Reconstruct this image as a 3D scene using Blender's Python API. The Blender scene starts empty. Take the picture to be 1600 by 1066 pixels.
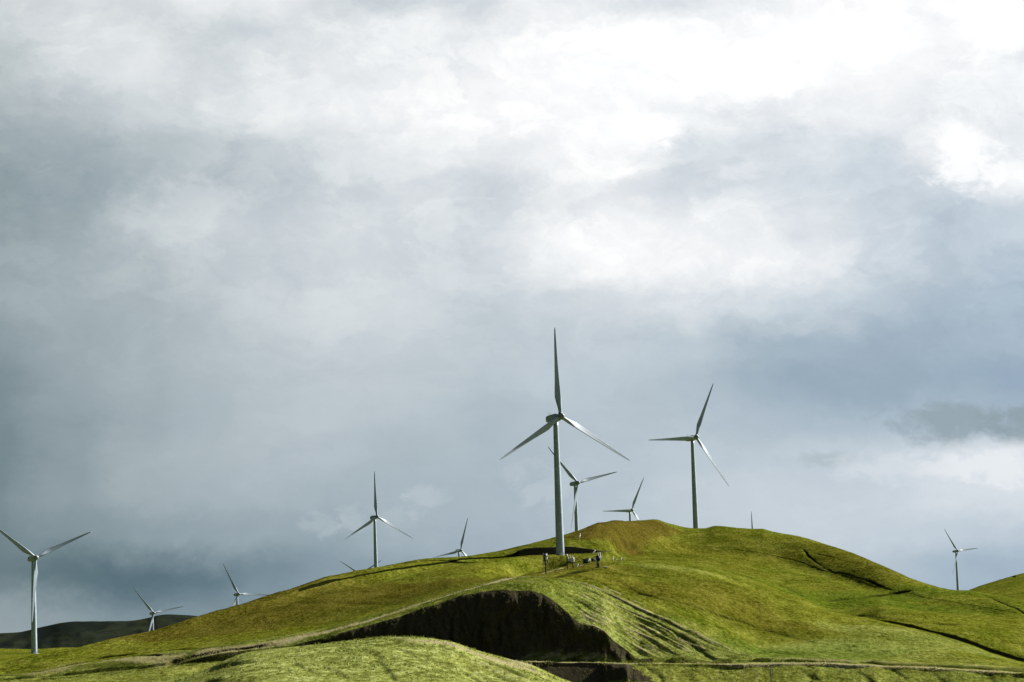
import bpy, bmesh, math, random
import numpy as np
from mathutils import Vector, Matrix

random.seed(7); rng = np.random.default_rng(7)
C = bpy.context.scene.collection
sc = bpy.context.scene
R = math.radians

# ------------------------------------------------------------------ camera
F = 4000.0                       # focal length in pixels of the 1600 wide photograph (90 mm)
CZ = 30.0
PITCH = math.atan(477 / F); ROLL = R(1.9)
fwd = np.array([0, math.cos(PITCH), math.sin(PITCH)])
r0 = np.array([1.0, 0, 0]); u0 = np.cross(r0, fwd)
rt = math.cos(ROLL) * r0 - math.sin(ROLL) * u0
up = math.sin(ROLL) * r0 + math.cos(ROLL) * u0
CAM = np.array([0, 0, CZ])
cd = bpy.data.cameras.new('camera'); cam = bpy.data.objects.new('camera', cd); C.objects.link(cam)
cd.sensor_width = 36; cd.lens = F * 36 / 1600; cd.clip_start = 0.5; cd.clip_end = 60000
m = Matrix(((rt[0], up[0], -fwd[0], 0), (rt[1], up[1], -fwd[1], 0), (rt[2], up[2], -fwd[2], CZ), (0, 0, 0, 1)))
cam.matrix_world = m
sc.camera = cam

# ------------------------------------------------------------------ exposure, sun
EXPO = 1.0
SUN_AZ, SUN_EL = R(57), R(29.5)
vs = sc.view_settings; vs.view_transform = 'Standard'; vs.look = 'None'; vs.exposure = EXPO; vs.gamma = 1
sl = bpy.data.lights.new('sun', 'SUN'); sl.energy = 5.0; sl.angle = R(0.6); sl.color = (1.0, 0.95, 0.85)
so = bpy.data.objects.new('sun', sl); C.objects.link(so)
so.rotation_euler = Vector((-math.sin(SUN_AZ) * math.cos(SUN_EL), -math.cos(SUN_AZ) * math.cos(SUN_EL), -math.sin(SUN_EL))).to_track_quat('-Z', 'Y').to_euler()
so.location = (0, 0, 400)

def pix_dir(x, y):
    x = np.asarray(x, float); y = np.asarray(y, float)
    return fwd + ((x - 800) / F)[..., None] * rt + ((533 - y) / F)[..., None] * up

def pix_ae(x, y):                # pixel -> azimuth, tangent of elevation
    d = pix_dir(x, y)
    return np.arctan2(d[..., 0], d[..., 1]), d[..., 2] / np.hypot(d[..., 0], d[..., 1])

# ------------------------------------------------------------------ sky
class NT:
    def __init__(s, tree): s.t = tree; s.n = tree.nodes; s.l = tree.links
    def node(s, typ, **kw):
        n = s.n.new(typ)
        for k, v in kw.items(): setattr(n, k, v)
        return n
    def put(s, sock, v):
        if isinstance(v, bpy.types.NodeSocket): s.l.new(v, sock)
        elif v is not None: sock.default_value = v
    def math(s, op, a, b=None, c=None, clamp=False):
        n = s.node('ShaderNodeMath', operation=op, use_clamp=clamp)
        s.put(n.inputs[0], a); s.put(n.inputs[1], b); s.put(n.inputs[2], c)
        return n.outputs[0]
    def vmath(s, op, a, b=None):
        n = s.node('ShaderNodeVectorMath', operation=op)
        s.put(n.inputs[0], a); s.put(n.inputs[1], b)
        return n.outputs['Value'] if op in ('DOT_PRODUCT', 'LENGTH') else n.outputs[0]
    def comb(s, x, y, z=0.0):
        n = s.node('ShaderNodeCombineXYZ'); s.put(n.inputs[0], x); s.put(n.inputs[1], y); s.put(n.inputs[2], z); return n.outputs[0]
    def sep(s, v):
        n = s.node('ShaderNodeSeparateXYZ'); s.put(n.inputs[0], v); return n.outputs
    def noise(s, vec, scale, detail=4, rough=0.5, dist=0.0, color=False, dim='3D'):
        n = s.node('ShaderNodeTexNoise', noise_dimensions=dim); s.put(n.inputs['Vector'], vec)
        n.inputs['Scale'].default_value = scale; n.inputs['Detail'].default_value = detail
        n.inputs['Roughness'].default_value = rough; n.inputs['Distortion'].default_value = dist
        return n.outputs['Color' if color else 0]
    def mix(s, f, a, b, typ='MIX'):
        n = s.node('ShaderNodeMix', data_type='RGBA', blend_type=typ)
        s.put(n.inputs[0], f); s.put(n.inputs[6], a); s.put(n.inputs[7], b); return n.outputs[2]
    def ss(s, v, a, b, lo=0.0, hi=1.0):
        n = s.node('ShaderNodeMapRange', interpolation_type='SMOOTHSTEP'); s.put(n.inputs[0], v)
        n.inputs[1].default_value = a; n.inputs[2].default_value = b; n.inputs[3].default_value = lo; n.inputs[4].default_value = hi
        return n.outputs[0]

def lin(c):
    c = max(0, c) / 255
    return c / 12.92 if c <= .04045 else ((c + .055) / 1.055) ** 2.4

SKYX = [i * 1600 / 15 for i in range(16)]
SKY = {   # cloud-deck luminance (display values) on a coarse azimuth / elevation grid
  -60: [215,225,220,235,232,222,222,232,242,245,246,250,254,255,255,255],
    0: [222,226,222,238,240,208,204,215,236,232,222,238,250,255,255,255],
   60: [212, 228, 220, 214, 223, 236, 240, 238, 250, 257, 259, 260, 260, 260, 259, 257],
  120: [186, 224, 234, 220, 235, 238, 242, 247, 254, 259, 260, 260, 257, 254, 248, 240],
  180: [176,188,212,224,234,244,249,254,254,250,241,238,244,247,240,244],
  240: [162,170,178,190,205,226,232,238,247,252,222,219,222,210,252,234],
  300: [146,160,174,186,196,212,226,212,232,241,224,219,211,205,224,246],
  360: [152,164,194,212,207,222,222,220,245,251,247,240,230,214,196,204],
  420: [160,170,183,194,204,216,214,216,232,248,251,249,240,214,194,190],
  480: [163, 168, 176, 190, 204, 215, 210, 200, 210, 222, 226, 218, 200, 184, 181, 180],
  540: [148, 163, 172, 180, 192, 204, 203, 196, 198, 198, 190, 177, 171, 171, 174, 175],
  600: [134, 156, 169, 177, 186, 195, 194, 190, 192, 188, 181, 171, 165, 165, 164, 164],
  660: [130, 148, 165, 175, 184, 190, 187, 180, 184, 186, 186, 182, 179, 178, 176, 172],
  720: [128, 148, 167, 176, 179, 182, 178, 177, 181, 188, 192, 196, 198, 206, 220, 230],
  780: [127, 150, 166, 171, 173, 170, 173, 174, 177, 188, 198, 204, 203, 208, 222, 224],
  840: [122, 138, 149, 156, 159, 162, 167, 170, 174, 185, 196, 201, 203, 200, 198, 194],
  900: [117,108,104,112,132,148,155,162,172,182,192,196,194,186,176,172],
  960: [150,148,138,136,140,148,155,162,172,182,190,190,186,178,170,168],
 1030: [168,164,156,150,150,152,158,164,172,180,186,186,180,174,168,166]}
def sky_rgb(L, x):
    L = L + 9 * max(0, min(1, (225 - L) / 40)); q = 255 - min(L, 255); w = x / 1600
    return (lin(L - (.165 + .10 * w) * q), lin(L - .01 * q), lin(L + (.045 + .17 * w) * q))

def build_world():
    w = bpy.data.worlds.new('World'); sc.world = w; w.use_nodes = True
    t = NT(w.node_tree); t.n.clear()
    BG = 0.1; K = 1 / BG / 2 ** EXPO
    tc = t.node('ShaderNodeTexCoord'); d = tc.outputs['Generated']
    x, y, z = t.sep(d)[:3]
    az = t.math('ARCTAN2', x, y); el = t.math('ARCSINE', z)
    # sky coordinates: degrees of azimuth / elevation, tilted with the cloud bands, in units of 1/4000 rad
    a0 = t.math('MULTIPLY', az, F); e0 = t.math('MULTIPLY', el, F)
    cr, sr = math.cos(ROLL), math.sin(ROLL)
    px = t.math('ADD', t.math('MULTIPLY', a0, cr), t.math('MULTIPLY', e0, -sr))
    py = t.math('ADD', t.math('MULTIPLY', a0, sr), t.math('MULTIPLY', e0, cr))
    # centre offsets so that px ~ photo column, py ~ photo row
    px = t.math('ADD', px, 800 + 477 * sr); py = t.math('SUBTRACT', 533 + 477 * cr, py)
    P = t.comb(px, py, 0.0)
    # domain warp
    Pn = t.vmath('MULTIPLY', P, (1 / 260, 1 / 170, 0))
    wv = t.noise(Pn, 1.0, 6, 0.62, 0.3, True)
    wv = t.vmath('SUBTRACT', wv, (.5, .5, .5))
    Pw = t.vmath('ADD', P, t.vmath('MULTIPLY', wv, (150, 105, 0)))
    Pn2 = t.vmath('MULTIPLY', P, (1 / 70, 1 / 50, 0))
    wv2 = t.vmath('SUBTRACT', t.noise(Pn2, 1.0, 5, 0.65, 0.2, True), (.5, .5, .5))
    Pw = t.vmath('ADD', Pw, t.vmath('MULTIPLY', wv2, (46, 34, 0)))
    wx, wy = t.sep(Pw)[:2]
    u = t.math('DIVIDE', wx, 1600, clamp=True)
    col = None; prev = None
    for yy in sorted(SKY):
        cr_ = t.node('ShaderNodeValToRGB'); e = cr_.color_ramp; e.interpolation = 'EASE'
        for i, L in enumerate(SKY[yy]):
            s = e.elements[i] if i < 2 else e.elements.new(SKYX[i] / 1600)
        for i, L in enumerate(SKY[yy]):
            e.elements[i].position = SKYX[i] / 1600
            c = sky_rgb(L, SKYX[i]); e.elements[i].color = (c[0], c[1], c[2], 1)
        t.put(cr_.inputs[0], u)
        if col is None: col = cr_.outputs[0]
        else: col = t.mix(t.ss(wy, prev, yy), col, cr_.outputs[0])
        prev = yy
    # fibrous cloud detail
    n1 = t.noise(t.vmath('MULTIPLY', Pw, (1 / 150, 1 / 85, 0)), 1.0, 9, 0.62, 0.6)
    n2 = t.noise(t.vmath('MULTIPLY', P, (1 / 34, 1 / 24, 0)), 1.0, 6, 0.6, 0.5)
    amp = t.ss(wy, 330, 680, 1.2, 0.40)
    k1 = t.math('MULTIPLY', t.math('SUBTRACT', n1, .5), t.math('MULTIPLY', amp, .21))
    k2 = t.math('MULTIPLY', t.math('SUBTRACT', n2, .5), t.math('MULTIPLY', amp, .10))
    n3 = t.noise(t.vmath('MULTIPLY', Pw, (1 / 190, 1 / 105, 0)), 1.0, 10, 0.63, 0.35)
    n4 = t.noise(t.vmath('ADD', t.vmath('MULTIPLY', Pw, (1 / 95, 1 / 60, 0)), (7.3, 2.1, 0)), 1.0, 9, 0.62, 0.3)
    k3 = t.math('MULTIPLY', t.math('SUBTRACT', t.ss(n3, .46, .56), .5), t.math('MULTIPLY', amp, .06))
    k4 = t.math('MULTIPLY', t.math('SUBTRACT', t.ss(n4, .47, .56), .5), t.math('MULTIPLY', amp, .025))
    gain = t.math('ADD', t.math('ADD', 1.0, t.math('ADD', k3, k4)), t.math('ADD', k1, k2))
    g1 = t.math('SUBTRACT', gain, 1.0)                  # shaded cloud goes blue-grey
    col = t.vmath('MULTIPLY', col, t.comb(t.math('ADD', 1.0, t.math('MULTIPLY', g1, 1.2)), t.math('ADD', 1.0, t.math('MULTIPLY', g1, 1.05)), t.math('ADD', 1.0, t.math('MULTIPLY', g1, .85))))
    # single ragged clouds: (x, y, rx, ry, luminance, strength, raggedness)
    nr = t.noise(t.vmath('MULTIPLY', P, (1 / 48, 1 / 34, 0)), 1.0, 8, 0.62, 0.4)
    for cx, cy, rx, ry, L, st, rag in [
        (1490, 665, 112, 44, 156, .9, .8), (1600, 674, 90, 34, 152, .85, .8), (1285, 722, 62, 16, 178, .7, .8),
        (660, 788, 42, 24, 200, .42, 1.4), (498, 822, 40, 20, 188, .36, 1.4), (552, 814, 30, 20, 192, .36, 1.4), (615, 806, 36, 26, 188, .3, 1.4), (845, 762, 52, 34, 204, .4, 1.3),
        (1025, 212, 66, 32, 262, .85, .7), (960, 205, 70, 40, 258, .6, .8), (1515, 258, 60, 60, 262, .75, 1.0), (1160, 272, 44, 15, 238, .5, 1.2), (1570, 282, 44, 20, 256, .6, 1.2),
        (1540, 735, 120, 38, 240, .7, 1.0), (1390, 735, 90, 28, 226, .5, 1.1), (300, 312, 90, 34, 214, .5, 1.0), (190, 110, 80, 50, 230, .4, 1.0)]:
        dx = t.math('DIVIDE', t.math('SUBTRACT', px, cx), rx); dy = t.math('DIVIDE', t.math('SUBTRACT', py, cy), ry)
        rr = t.math('SQRT', t.math('ADD', t.math('MULTIPLY', dx, dx), t.math('MULTIPLY', dy, dy)))
        f = t.math('ADD', t.math('SUBTRACT', 1.0, rr), t.math('MULTIPLY', t.math('SUBTRACT', nr, .5), rag * 3.2))
        f = t.math('MULTIPLY', t.ss(f, -.15, .75), t.math('MULTIPLY', t.ss(rr, 1.9, .9), st))
        c = sky_rgb(L, cx if L > 180 else 500)
        col = t.mix(f, col, (c[0], c[1], c[2], 1))
    # the rest of the dome: bright cloud towards the sun, unseen rear sky darkened to deepen shade
    sd = t.vmath('DOT_PRODUCT', d, (math.sin(SUN_AZ), math.cos(SUN_AZ), 0.35))
    nb = t.noise(d, 2.2, 7, .6, .4)
    b = t.math('ADD', sd, t.math('MULTIPLY', t.math('SUBTRACT', nb, .5), .9))
    rest = t.mix(t.ss(b, .1, 1.15), (.026, .048, .072, 1), (.50, .55, .60, 1))
    inside = t.math('MULTIPLY', t.ss(t.math('ABSOLUTE', az), R(26), R(13)), t.math('MULTIPLY', t.ss(el, R(24), R(15)), t.ss(y, 0.0, .3)))
    col = t.mix(inside, rest, col)
    col = t.mix(t.ss(el, R(-1.0), R(-3.0)), col, (.05, .055, .03, 1))
    col = t.vmath('SCALE', col); col.node.inputs['Scale'].default_value = K
    sky = t.node('ShaderNodeTexSky', sky_type='NISHITA', sun_disc=False, sun_elevation=SUN_EL, sun_rotation=SUN_AZ)
    col = t.mix(.006, col, sky.outputs[0])
    bg = t.node('ShaderNodeBackground'); bg.inputs[1].default_value = BG; t.put(bg.inputs[0], col)
    o = t.node('ShaderNodeOutputWorld'); t.l.new(bg.outputs[0], o.inputs[0])
    w.cycles.sampling_method = 'MANUAL'; w.cycles.sample_map_resolution = 512
build_world()

# ------------------------------------------------------------------ helpers
def tag(o, label=None, cat=None, group=None, kind=None):
    if label: o['label'] = label
    if cat: o['category'] = cat
    if group: o['group'] = group
    if kind: o['kind'] = kind
    return o
def empty(name, loc, rz=0):
    o = bpy.data.objects.new(name, None); C.objects.link(o); o.location = loc; o.rotation_euler = (0, 0, rz); o.empty_display_size = 1
    return o
def link(name, me, mat, parent=None):
    o = bpy.data.objects.new(name, me); C.objects.link(o)
    if mat is not None and not me.materials: me.materials.append(mat)
    if parent: o.parent = parent
    return o
def mesh_np(name, co, quads, smooth=True):
    me = bpy.data.meshes.new(name)
    me.vertices.add(len(co)); me.vertices.foreach_set('co', np.asarray(co, np.float32).ravel())
    k = quads.shape[1]
    me.loops.add(quads.size); me.loops.foreach_set('vertex_index', quads.astype(np.int32).ravel())
    me.polygons.add(len(quads)); me.polygons.foreach_set('loop_start', np.arange(0, quads.size, k, dtype=np.int32))
    me.polygons.foreach_set('use_smooth', np.full(len(quads), smooth))
    me.update(calc_edges=True); me.validate()
    return me
def bm_mesh(name, bm, smooth=True):
    me = bpy.data.meshes.new(name); bmesh.ops.recalc_face_normals(bm, faces=bm.faces); bm.to_mesh(me); bm.free()
    for p in me.polygons: p.use_smooth = smooth
    return me
def loft(bm, rings, cap=True):
    vr = [[bm.verts.new(p) for p in r] for r in rings]; n = len(vr[0])
    for a, b in zip(vr, vr[1:]):
        for i in range(n): bm.faces.new((a[i], a[(i + 1) % n], b[(i + 1) % n], b[i]))
    if cap: bm.faces.new(vr[0][::-1]); bm.faces.new(vr[-1])
def ring(c, r, n=20, ax=2):
    o = []
    for i in range(n):
        a = 2 * math.pi * i / n; p = [r * math.cos(a), r * math.sin(a)]; p.insert(ax, 0) if ax < 2 else p.append(0)
        o.append((c[0] + p[0], c[1] + p[1], c[2] + p[2]))
    return o
def box(bm, c, s, bev=0.0):
    r = bmesh.ops.create_cube(bm, size=1, matrix=Matrix.Translation(c) @ Matrix.Diagonal((*s, 1)))
    if bev: bmesh.ops.bevel(bm, geom=list({e for v in r['verts'] for e in v.link_edges}), offset=bev, segments=2, affect='EDGES')
def tube(bm, pts, rad, n=8):
    rings = []
    for i, p in enumerate(pts):
        a = Vector(pts[max(0, i - 1)]); b = Vector(pts[min(len(pts) - 1, i + 1)]); q = (b - a).to_track_quat('Z', 'Y')
        r = rad[i] if hasattr(rad, '__len__') else rad
        rings.append([tuple(Vector(p) + q @ Vector((r * math.cos(2 * math.pi * k / n), r * math.sin(2 * math.pi * k / n), 0))) for k in range(n)])
    loft(bm, rings)

def vnoise(x, y, seed):
    xi = np.floor(x).astype(np.int64); yi = np.floor(y).astype(np.int64); fx = x - xi; fy = y - yi
    fx = fx * fx * fx * (fx * (fx * 6 - 15) + 10); fy = fy * fy * fy * (fy * (fy * 6 - 15) + 10)
    def h(a, b):
        n = (a * 374761393 + b * 668265263 + seed * 144665) & 0xffffffff
        n = ((n ^ (n >> 13)) * 1274126177) & 0xffffffff
        return ((n ^ (n >> 16)) & 0xffff) / 65535.0
    return (h(xi, yi) * (1 - fx) + h(xi + 1, yi) * fx) * (1 - fy) + (h(xi, yi + 1) * (1 - fx) + h(xi + 1, yi + 1) * fx) * fy - .5
def fbm(x, y, scale, octs, seed, gain=.5):
    s = 0; a = 1.0
    for o in range(octs):
        ang = .6 * o; c, n = math.cos(ang), math.sin(ang)
        s = s + a * vnoise((x * c - y * n) / scale + 37.7 * o, (x * n + y * c) / scale - 11.3 * o, seed + o); scale *= .5; a *= gain
    return s

def pchip_slopes(X, Y):          # along axis 0
    h = np.diff(X, axis=0); d = np.diff(Y, axis=0) / h
    m = np.zeros_like(Y)
    w1 = 2 * h[1:] + h[:-1]; w2 = h[1:] + 2 * h[:-1]
    ok = d[1:] * d[:-1] > 0
    with np.errstate(all='ignore'): hm = (w1 + w2) / (w1 / d[:-1] + w2 / d[1:])
    m[1:-1] = np.where(ok, hm, 0); m[0] = d[0]; m[-1] = d[-1]
    return m
def pchip(xk, yk, x):
    xk = np.asarray(xk, float); yk = np.asarray(yk, float); m_ = pchip_slopes(xk[:, None], yk[:, None])[:, 0]
    x = np.clip(x, xk[0], xk[-1]); i = np.clip(np.searchsorted(xk, x) - 1, 0, len(xk) - 2)
    h = xk[i + 1] - xk[i]; t = (x - xk[i]) / h
    return yk[i] * (1 + 2 * t) * (1 - t) ** 2 + h * m_[i] * t * (1 - t) ** 2 + yk[i + 1] * t * t * (3 - 2 * t) + h * m_[i + 1] * t * t * (t - 1)

# ------------------------------------------------------------------ terrain: contour lines of the hills
# every contour: height line (photo column: row) and distance line (photo column: metres)
def KV(s): return [tuple(float(q) for q in p.split(':')) for p in s.split()]
NEAR_CREST = '-500:1110 100:1100 200:1086 273:1066 310:1052 350:1033 383:1020 420:1014 462:1010 525:1003 575:997 600:995 640:995 700:1002 740:1016 790:1030 830:1041 860:1055 885:1067 950:1090 1100:1105 2100:1120'
CUT_TOP = '-500:1062 0:1058 200:1042 300:1030 400:1016 450:1012 470:1008 525:994 556:985 619:966.5 681:946 712:936 737:930 775:926 805:926 831:927 850:932.5 869:945 887:960 897:970 906:977 931:984 944:992 962:1009 981:1022 996:1033 1040:1030 1100:1030 1150:1031 1200:1032 1300:1034.4 1400:1039 1500:1043 1600:1048 2100:1062'
TRACK = '-500:1060 0:1055 200:1034 300:1022 400:1006 494:990 556:974 619:956 681:937 744:917.5 791:907 822:903 850:902 870:903 900:907 925:914 962:935 1000:955 1050:975 1100:997 1150:1020 1187:1030 1250:1032 1300:1033 1400:1037 1500:1041 1600:1046 2100:1060'
SHOULDER = '-500:1058 0:1053 200:1028 300:1017 400:1002 494:986 556:970 619:952 681:933 744:914 791:904 822:899.5 840:898 855:895 875:890.5 890:887 900:884.5 920:880 940:877 970:875 1000:874.5 1037:875 1075:880 1112:887.5 1150:899 1187:910 1225:925 1250:932.5 1300:955 1322:961 1350:965 1375:970 1412:979 1450:989 1487:1000 1525:1012.5 1562:1025 1600:1036 1700:1046 2100:1056'
CREST = '-500:1045 0:1034 60:1022 100:1015 131:1009 184:995.5 231:987 262:979 307:964 362:948 400:937 462:920 525:901 587:887 669:873 728:869.5 775:862 825:852.5 848:848 882:841 904:835 932:826 961:820 1007:816 1026:816 1036:818.5 1047:822 1069:828 1088:829.6 1101:829 1120:824 1149:827 1176:829 1192:828.5 1200:831 1250:840 1287:850 1320:860 1360:876 1400:894 1437:910 1462:917.5 1482:922 1497:923 1515:923 1527:925.5 1560:930 1600:938 1700:950 2100:960'
CONT = [
 # rows, y(x), d(x)
 (4,  '0:1800', '0:1.5', -2.2),
 (10, '0:1090', '0:70'),
 (16, '-500:1085 0:1078 1600:1080', '0:150'),
 (70, '-500:1120 0:1110 300:1092 600:1076 880:1090 1100:1100 1600:1110', '0:300'),
 (40, NEAR_CREST, '0:400'),
 (50, '-500:1092 0:1078 180:1068 300:1062 500:1060 700:1062 800:1070 840:1088 950:1092 985:1085 1050:1078 1300:1078 1600:1082', '-500:640 0:670 180:690 700:700 800:735 840:762 950:765 1000:745 1100:735 1600:730'),
 (22, 'LIP', '0:778.4'),
 (8,  '-500:1070 0:1062 200:1048 300:1040 400:1038 600:1040 700:1040 790:1039 830:1038.5 900:1038.5 1000:1041.5 1100:1040 1200:1038 1300:1039 1400:1043 1500:1047 1600:1052 2100:1066', '0:780'),
 (210, '-500:1069 0:1061 200:1047 300:1038 400:1034 600:1038 700:1038 830:1036.5 900:1036.5 1000:1039.5 1100:1037.5 1200:1035.5 1300:1036.5 1400:1040.5 1500:1044.5 1600:1049.5 2100:1063', '0:788'),
 (200, CUT_TOP, 'CUT'),
 (80, TRACK, 'TRACK'),
 (24, SHOULDER, '-500:830 0:835 200:835 300:832 400:830 494:836 600:846 681:858 744:872 791:892 822:940 850:1010 900:1060 1000:1080 1200:1060 1300:1030 1400:990 1500:950 1600:930 2100:930'),
 (16, 'DIP', 'DIPD'),
 (70, 'BANK', 'BANKD'),
 (40, '-500:1056 0:1050 100:1032 200:1012 300:990 400:962 500:937 600:917 700:889 760:875 800:868.5 850:867.5 900:866.5 940:867 1000:866 1100:868 1200:882 1300:910 1400:940 1500:958 1600:975 2100:1000', '-500:860 0:862 100:880 200:905 300:932 400:970 500:1010 600:1052 700:1098 760:1132 800:1150 850:1165 940:1166 1000:1380 1100:1480 1200:1460 1300:1360 1400:1240 1500:1160 1600:1100 2100:1100'),
 (22, 'TOE', '-500:880 0:880 100:900 200:930 300:965 400:1010 500:1055 600:1100 700:1148 765:1178 867:1192 945:1200 1000:1440 1100:1540 1200:1520 1300:1420 1400:1290 1500:1210 1600:1160 2100:1160'),
 (120, 'TOETOP', 'TOETOPD'),
 (24, CREST, '-500:905 0:910 131:935 200:952 300:988 400:1040 500:1090 600:1140 730:1205 800:1240 850:1290 900:1370 1000:1620 1088:1745 1150:1710 1250:1640 1400:1420 1500:1340 1600:1310 2100:1310'),
 (20, 'BACK', 'BACKD'),
 (20, '-500:1040 0:1032 150:1034 300:1020 600:950 900:890 1088:870 1300:915 1500:950 1600:960 2100:960', '0:1450 200:1450 600:1500 1000:1850'),
 (14, '-500:1025 0:1020.5 53:1020 120:1019 250:1025 400:1005 600:935 900:875 1088:880 1300:925 1500:948 1600:950', '0:1690 200:1690 600:1750 1000:1960'),
 (14, '-500:1012 0:1014 53:1015 100:1012.5 150:1013 180:1016 300:1022 400:1008 600:930 903:872 1088:885 1300:930 1500:942 1600:930 2000:900', '0:1775 200:1775 600:1900 1000:2100'),
 (30, '-500:1030 0:1040 238:1038 370:1018 588:912 720:920 987:885 1178:920 1300:935 1490:935 1515:923 1550:912 1585:901.5 1600:898 1700:870 2100:820', '0:2412 1200:2440 1600:2600'),
 (12, '-500:1030 0:1040 238:1036 370:1012 565:945 720:935 987:883 1178:925 1495:932 1600:920 2100:860', '0:2900'),
 (12, '-500:1030 0:1040 238:1034 370:1015 565:955 720:945 987:900 1178:926 1495:928 1600:925 2100:900', '0:3280'),
 (10, '-500:1030 0:1040 565:966 720:960 1178:935 1495:924 1600:925 2100:920', '0:4000'),
 (6,  '0:1036 1600:1000', '0:5200'),
 (1,  '0:1050 1600:1010', '0:20000'),
]
def kv_eval(s, x):
    k = KV(s)
    if len(k) == 1: return np.full_like(x, k[0][1])
    return pchip([a for a, b in k], [b for a, b in k], x)
def bump_(x, s): return kv_eval(s, x)

AZ_IN = np.arange(-60, 1661, 1.35)
px_cols = np.concatenate([-60 - np.geomspace(6, 9000, 70)[::-1], AZ_IN, 1660 + np.geomspace(6, 9000, 70)])
az_cols = np.where(np.abs(px_cols - 800) < 1200, np.arctan((px_cols - 800) / F), np.sign(px_cols - 800) * (math.atan(1200 / F) + (np.abs(px_cols - 800) - 1200) / F * .6))
az_cols = np.clip(az_cols, -1.5, 1.5)
xq = np.arange(-520, 2121, 4.0)          # evaluation columns in photo pixels

def build_contours():
    Y = {}; D = {}
    out = []
    sy = lambda s: kv_eval(s, xq)
    base_toe = '-500:1050 0:1043 100:1022 200:1001 300:975 400:946 470:926 500:919 550:905 587:898 640:887.5 700:877 730:872.5 775:870 800:868 820:866 867:864 895:862.5 932:861.5 945:861 1000:855 1100:853 1150:856 1200:864 1300:892 1400:925 1500:944 1600:958 2100:985'
    toe_h = '-500:.4 400:.4 450:2 480:5.5 505:6 540:2.6 640:3.2 730:3 775:2.4 800:5 820:11 867:12 895:10 923:6 942:1 960:.5 2100:.5'
    sh = sy(SHOULDER)
    dip = sh + sy('-500:-1 600:-1 780:-1.2 815:3 850:6 930:5 960:3 1000:2.5 1200:3 1300:3 1380:7 1500:8 1600:8 2100:6')
    bank = dip + sy('-500:-1 600:-1 780:-1.2 815:0 850:1 900:0 930:-4 960:-6 1000:-5 1200:-6 1340:-6 1385:-9 1420:-12.5 1520:-13 1600:-13.5 2100:-11')
    prev_d = None
    for ent in CONT:
        ys, ds = ent[1], ent[2]
        if ys == 'DIP': y = dip
        elif ys == 'BANK': y = bank
        elif ys == 'LIP': y = sy(CONT[7][1]) + sy('-500:1.5 700:1.5 820:8 950:8 1000:5 2100:5') * (1 + 1.6 * fbm(xq, xq * 0, 60, 4, 17) * (xq > 940))
        elif ys == 'TOE': y = sy(base_toe)
        elif ys == 'TOETOP': y = sy(base_toe) - sy(toe_h)
        elif ys == 'BACK': y = sy(CREST) + 14
        else: y = sy(ys)
        if ys is CUT_TOP: y = y + np.interp(xq, [430, 520, 960, 995], [0, 1, 1, 0]) * (fbm(xq, xq * 0 + 3, 34, 4, 71) * 1.6)
        if ds == 'CUT': d = prev_d + np.maximum(1.5, (prev_y - y) * .20 * np.interp(xq, [950, 1000], [.70, 2.4]))
        elif ds == 'TRACK': d = sy('-500:805 0:805 300:806 400:808 556:818 681:836 744:846 791:856 822:866 850:876 900:876 962:858 1000:848 1050:836 1100:824 1150:812 1187:803 1250:799 1300:797 2100:797'); d = np.maximum(d, prev_d + 2)
        elif ds == 'DIPD': d = prev_d + sy('-500:8 700:8 800:30 850:50 930:45 1000:100 1200:110 1300:70 1380:24 1600:22 2100:22')
        elif ds == 'BANKD': d = prev_d + sy('-500:8 700:8 740:50 780:140 800:160 850:84 900:36 930:30 960:50 1000:100 1200:110 1320:60 1380:6 1420:3.4 1600:3.4 2100:4')
        elif ds == 'TOETOPD': d = prev_d + np.maximum(.35, sy(toe_h) * .3 * .42)
        elif ds == 'BACKD': d = prev_d + 80
        else: d = sy(ds)
        if prev_d is not None: d = np.maximum(d, prev_d + .3)
        if len(ent) > 3: y = y * 0 + 1800
        out.append((ent[0], y, d, ent[3] if len(ent) > 3 else None))
        prev_d, prev_y = d, y
    return out
contours = build_contours()
NK = len(contours)
Dk = np.zeros((NK, len(az_cols))); Zk = np.zeros_like(Dk)
for k, (n, y, d, zfix) in enumerate(contours):
    a, tn = pix_ae(xq, y)
    Dk[k] = np.interp(az_cols, a, d)
    Zk[k] = Dk[k] * np.interp(az_cols, a, tn) if zfix is None else zfix
for k in range(1, NK): Dk[k] = np.maximum(Dk[k], Dk[k - 1] + .25)
Mk = pchip_slopes(Dk, Zk)
rowsD, rowsZ = [], []
for k in range(NK - 1):
    n = contours[k][0]; h = Dk[k + 1] - Dk[k]
    for j in range(n):
        t = j / n
        rowsD.append(Dk[k] + t * h)
        rowsZ.append(Zk[k] * (1 + 2 * t) * (1 - t) ** 2 + h * Mk[k] * t * (1 - t) ** 2 + Zk[k + 1] * t * t * (3 - 2 * t) + h * Mk[k + 1] * t * t * (t - 1))
rowsD.append(Dk[-1]); rowsZ.append(Zk[-1])
GD = np.array(rowsD); GZ = np.array(rowsZ)           # rows x cols (z relative to camera)
seg_start = np.cumsum([0] + [c[0] for c in contours])
NR, NC = GD.shape
GX = GD * np.sin(az_cols); GY = GD * np.cos(az_cols)

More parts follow.
